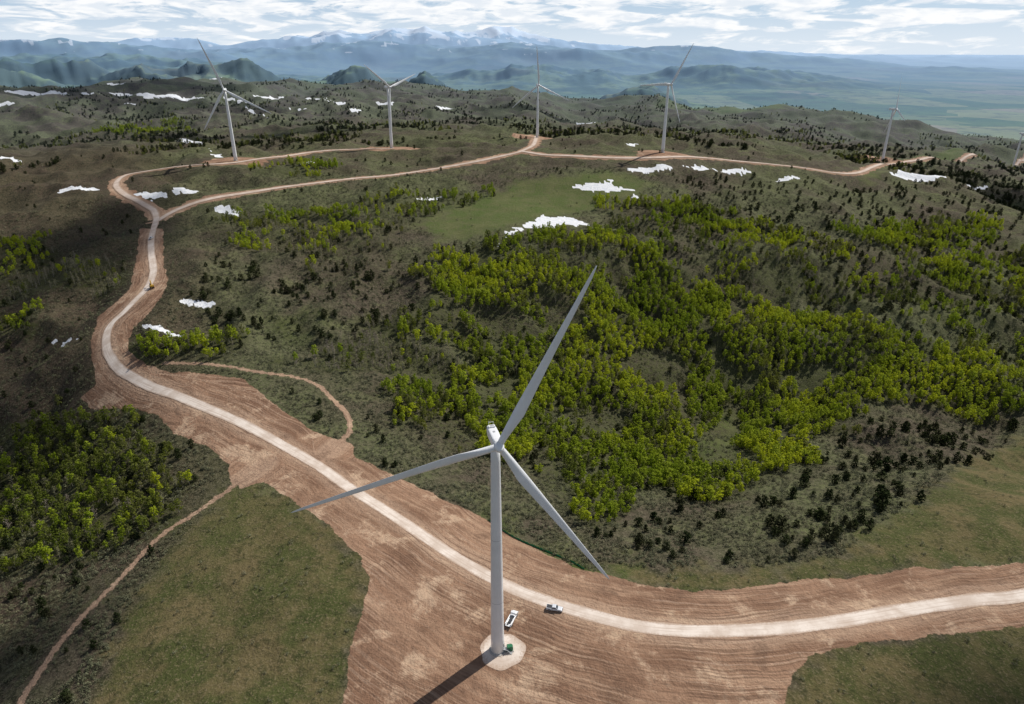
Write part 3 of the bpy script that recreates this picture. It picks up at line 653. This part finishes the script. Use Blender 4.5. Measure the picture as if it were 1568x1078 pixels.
def blocked(q,margin=3.):
    x,y=q[:,0],q[:,1]; D,_,_,HW=road_near(x,y); b=(psd(soilP,x,y)>-margin)|(D<np.where(HW>3.3,11,3.0)+margin*.5)
    for p in snowP: b|=psd(p,x,y)>0
    return b
for ri,(kind,sp,poly,dn) in enumerate(regs):
    lo=poly.min(0);hi=poly.max(0); gx,gy=np.meshgrid(np.arange(lo[0],hi[0],sp),np.arange(lo[1],hi[1],sp)); q=np.stack([gx.ravel(),gy.ravel()],1); q=q+rng.uniform(-sp*.55,sp*.55,q.shape)
    q=q[psd(poly,q[:,0],q[:,1])+fbm(q[:,0]/25,q[:,1]/25,2,22)*18>0]
    cn=fbm(q[:,0]/36,q[:,1]/36,4,60+ri,.6); q=q[(cn>-.66+(1-dn)*1.2)|(rng.random(len(q))<.04)]
    for p in clearP: q=q[psd(p,q[:,0],q[:,1])<0]
    q=q[~blocked(q)]
    cn=fbm(q[:,0]/60,q[:,1]/60,2,90); c2=fbm(q[:,0]/14,q[:,1]/14,2,94); sc=rng.uniform(.55,1.1,len(q))*(1+.25*c2); u=rng.random(len(q))
    lab={'aspen':(.74+.8*cn,.90,.96),'mixed':(.46+.9*cn,.62,.86),'bare':(.05,.12,.97),'dark':(.15,.78,.84)}[kind]
    a=u<lab[0]; b_=(~a)&(u<lab[1]); c_=(~a)&(~b_)&(u<lab[2]); d_=~(a|b_|c_)
    for k,w,ks in(('asp',a,1),('aspd',b_,1),('bare',c_,1),('con',d_,.8)): bag[k].append(np.c_[q[w],sc[w]*ks])
def logpolar(N,r0,r1,a=.82):
    t_=rng.uniform(-a,a,N); r_=np.exp(rng.uniform(math.log(r0),math.log(r1),N)); return np.stack([r_*np.sin(t_),r_*np.cos(t_)],1)
def ingrass(q,m=0):
    b=np.zeros(len(q),bool)
    for p in grassP+meadP[:1]: b|=psd(p,q[:,0],q[:,1])>m
    return b
conP=[(PL(p),sp,k) for p,sp,k in (([(940,800),(1240,700),(1300,640),(1600,640),(1560,665),(1440,740),(1400,780),(1300,845),(1100,868),(980,862)],12,1.35),([(280,400),(560,380),(600,440),(560,520),(330,520),(280,450)],11,1.1),([(1050,270),(1400,280),(1600,250),(1600,560),(1350,500),(1250,400),(1050,330)],12.5,1.1),([(560,400),(680,380),(650,480),(560,520)],13,1.),([(-100,860),(60,870),(150,850),(250,800),(250,860),(200,930),(120,1078),(-100,1078)],14,.8))]
for poly,sp,ks in conP:
    lo=poly.min(0);hi=poly.max(0); q=rng.uniform(lo,hi,(int((hi-lo).prod()/sp**2),2)); q=q[psd(poly,q[:,0],q[:,1])>0]
    q=q[fbm(q[:,0]/40,q[:,1]/40,2,33)>-.25]; q=q[~blocked(q)]; bag['con'].append(np.c_[q,ks*rng.uniform(.3,1.0,len(q))*rng.uniform(.8,1.25,len(q))])
q=logpolar(2200,230,1250); q=q[(fbm(q[:,0]/60,q[:,1]/60,3,35)>.05)&~ingrass(q,-4)&~blocked(q)]; bag['con'].append(np.c_[q,rng.uniform(.4,.95,len(q))])
q=logpolar(34000,1100,4200,.75); k=fbm(q[:,0]/260,q[:,1]/260,4,37); q=q[(k>.04)&~blocked(q)]; u=rng.random(len(q)); cn=fbm(q[:,0]/200,q[:,1]/200,2,39)
w=u<.6; bag['con'].append(np.c_[q[w],rng.uniform(.7,1.45,w.sum())]); w=(u>=.65)&(cn>-.0); bag['aspd'].append(np.c_[q[w],rng.uniform(.7,1.2,w.sum())]); w=(u>.8)&(cn<=0); bag['bare'].append(np.c_[q[w],rng.uniform(.7,1.1,w.sum())])
for k,nm_,c_,nv_ in(('asp',"aspen_forest",C_asp,4),('aspd',"dark_aspen_forest",C_aspd,3),('bare',"budding_aspen_grove",C_bare,3),('con',"juniper_woodland",C_con,4)):
    a=np.vstack(bag[k]); scatter(nm_,a[:,:2],a[:,2],c_,nv_)
q=logpolar(70000,135,850,.85); g_=ingrass(q,-1); q=q[((~g_)|(rng.random(len(q))<.03))&(fbm(q[:,0]/30,q[:,1]/30,2,55)>-.4)]
q=q[~blocked(q,.5)]; rq=np.hypot(q[:,0],q[:,1]); scatter("sagebrush_scrub",q,rng.uniform(.4,1.0,len(q))*(1+rq/850),C_sage,3)
# ------------------------------------------------------------------ light
EL=math.radians(47); AZ=math.radians(47.8)
sd=Vector((math.sin(AZ)*math.cos(EL),math.cos(AZ)*math.cos(EL),math.sin(EL)))
ld=bpy.data.lights.new("sun",'SUN'); ld.energy=5.0; ld.angle=math.radians(.53); ld.color=(1,.955,.88)
lo_=bpy.data.objects.new("sun",ld); scene.collection.objects.link(lo_); lo_.rotation_euler=(-sd).to_track_quat('-Z','Y').to_euler(); lo_.location=(300,300,600)
# unseen clouds added along the sun rays to shade chosen patches of ground
m_cl,t,out=newmat("shade_cloud_vapour")
a=t.add('ShaderNodeBsdfDiffuse',{'Color':(.8,.8,.8)}); b=t.add('ShaderNodeBsdfTransparent'); tl=t.add('ShaderNodeBsdfTranslucent',{'Color':(.8,.8,.8)})
s0=t.add('ShaderNodeMixShader',{0:.5,1:a.outputs[0],2:tl.outputs[0]})
lw=t.add('ShaderNodeLayerWeight',{'Blend':.5}).outputs['Facing']
s=t.add('ShaderNodeMixShader',{0:t.ss(lw,0.,.95,.36,0.),1:b.outputs[0],2:s0.outputs[0]}); t.l.new(s.outputs[0],out.inputs[0])
def shade_cloud(px,py,w,d,seed):
    g=unproj([(px,py)])[0]; c=Vector((g[0],g[1],0))+sd*(1700/sd.z); rg=np.random.default_rng(seed); V=[];Fc=[]
    bm=bmesh.new(); bmesh.ops.create_icosphere(bm,subdivisions=3,radius=1); bv=np.array([v.co[:] for v in bm.verts]); bf=[[v.index for v in f.verts] for f in bm.faces]; bm.free()
    for k in range(5):
        o=np.array([rg.uniform(-.55,.55)*w,rg.uniform(-.55,.55)*d,rg.uniform(0,30)]); s_=np.array([w*rg.uniform(.35,.55),d*rg.uniform(.35,.55),60])
        dn=1+.22*pn(bv[:,0]*2+k*9,bv[:,1]*2+bv[:,2]*1.3,seed)
        vv=bv*dn[:,None]*s_+o+np.array(c); vv[:,2]=np.maximum(vv[:,2],c.z-15)
        b_=len(V); V+=vv.tolist(); Fc+=[[i+b_ for i in q] for q in bf]
    mkmesh("shade_cloud",V,Fc,m_cl,True)
for i_,a in enumerate([(40,640,70,90),(60,400,110,130),(20,1000,45,50),(1480,205,420,260),(150,140,700,350),(1560,300,110,100),(1560,1080,40,35),(880,190,420,160),(330,215,240,130)]): shade_cloud(*a,i_+3)
w=bpy.data.worlds.new("World"); scene.world=w; w.use_nodes=True; w.node_tree.nodes.clear(); t=NT(w.node_tree)
out=t.add('ShaderNodeOutputWorld'); sky=t.add('ShaderNodeTexSky',sky_type='NISHITA'); sky.sun_disc=False; sky.sun_elevation=EL; sky.sun_rotation=AZ; sky.altitude=1800; sky.dust_density=1.5
bg=t.add('ShaderNodeBackground',{'Color':sky.outputs[0],'Strength':.07})
tc=t.add('ShaderNodeTexCoord').outputs['Generated']; sx=t.sep(tc)
az=t.math('ARCTAN2',sx[0],sx[1])
el=sx[2]
vec=t.comb(t.math('MULTIPLY',az,13.),t.math('MULTIPLY',el,72.))
n1=t.noise(vec,1.0,8,.6,.5); n2=t.noise(t.comb(t.math('MULTIPLY',az,30.),t.math('MULTIPLY',el,120.)),1.0,5,.55,.3)
cf=t.ss(t.math('ADD',n1,t.ss(el,.0,.06,-.05,.09)),.46,.58)
ccol=t.mix(t.ss(n2,.36,.60),(.80,.85,.91),(1.,1.,1.))
cb=t.add('ShaderNodeBackground',{'Color':ccol,'Strength':1.03})
cf=t.math('MULTIPLY',cf,t.ss(el,.12,.35,.92,.12))
hcol=t.mix(t.ss(el,.0,.07),(.72,.82,.93),(.50,.67,.90))
hzb=t.add('ShaderNodeBackground',{'Color':hcol,'Strength':1.})
s1=t.add('ShaderNodeMixShader',{0:t.ss(el,.16,-.01,0.,.95),1:bg.outputs[0],2:hzb.outputs[0]})
s2=t.add('ShaderNodeMixShader',{0:cf,1:s1.outputs[0],2:cb.outputs[0]}); t.l.new(s2.outputs[0],out.inputs[0])
print('done',time.time()-T0)
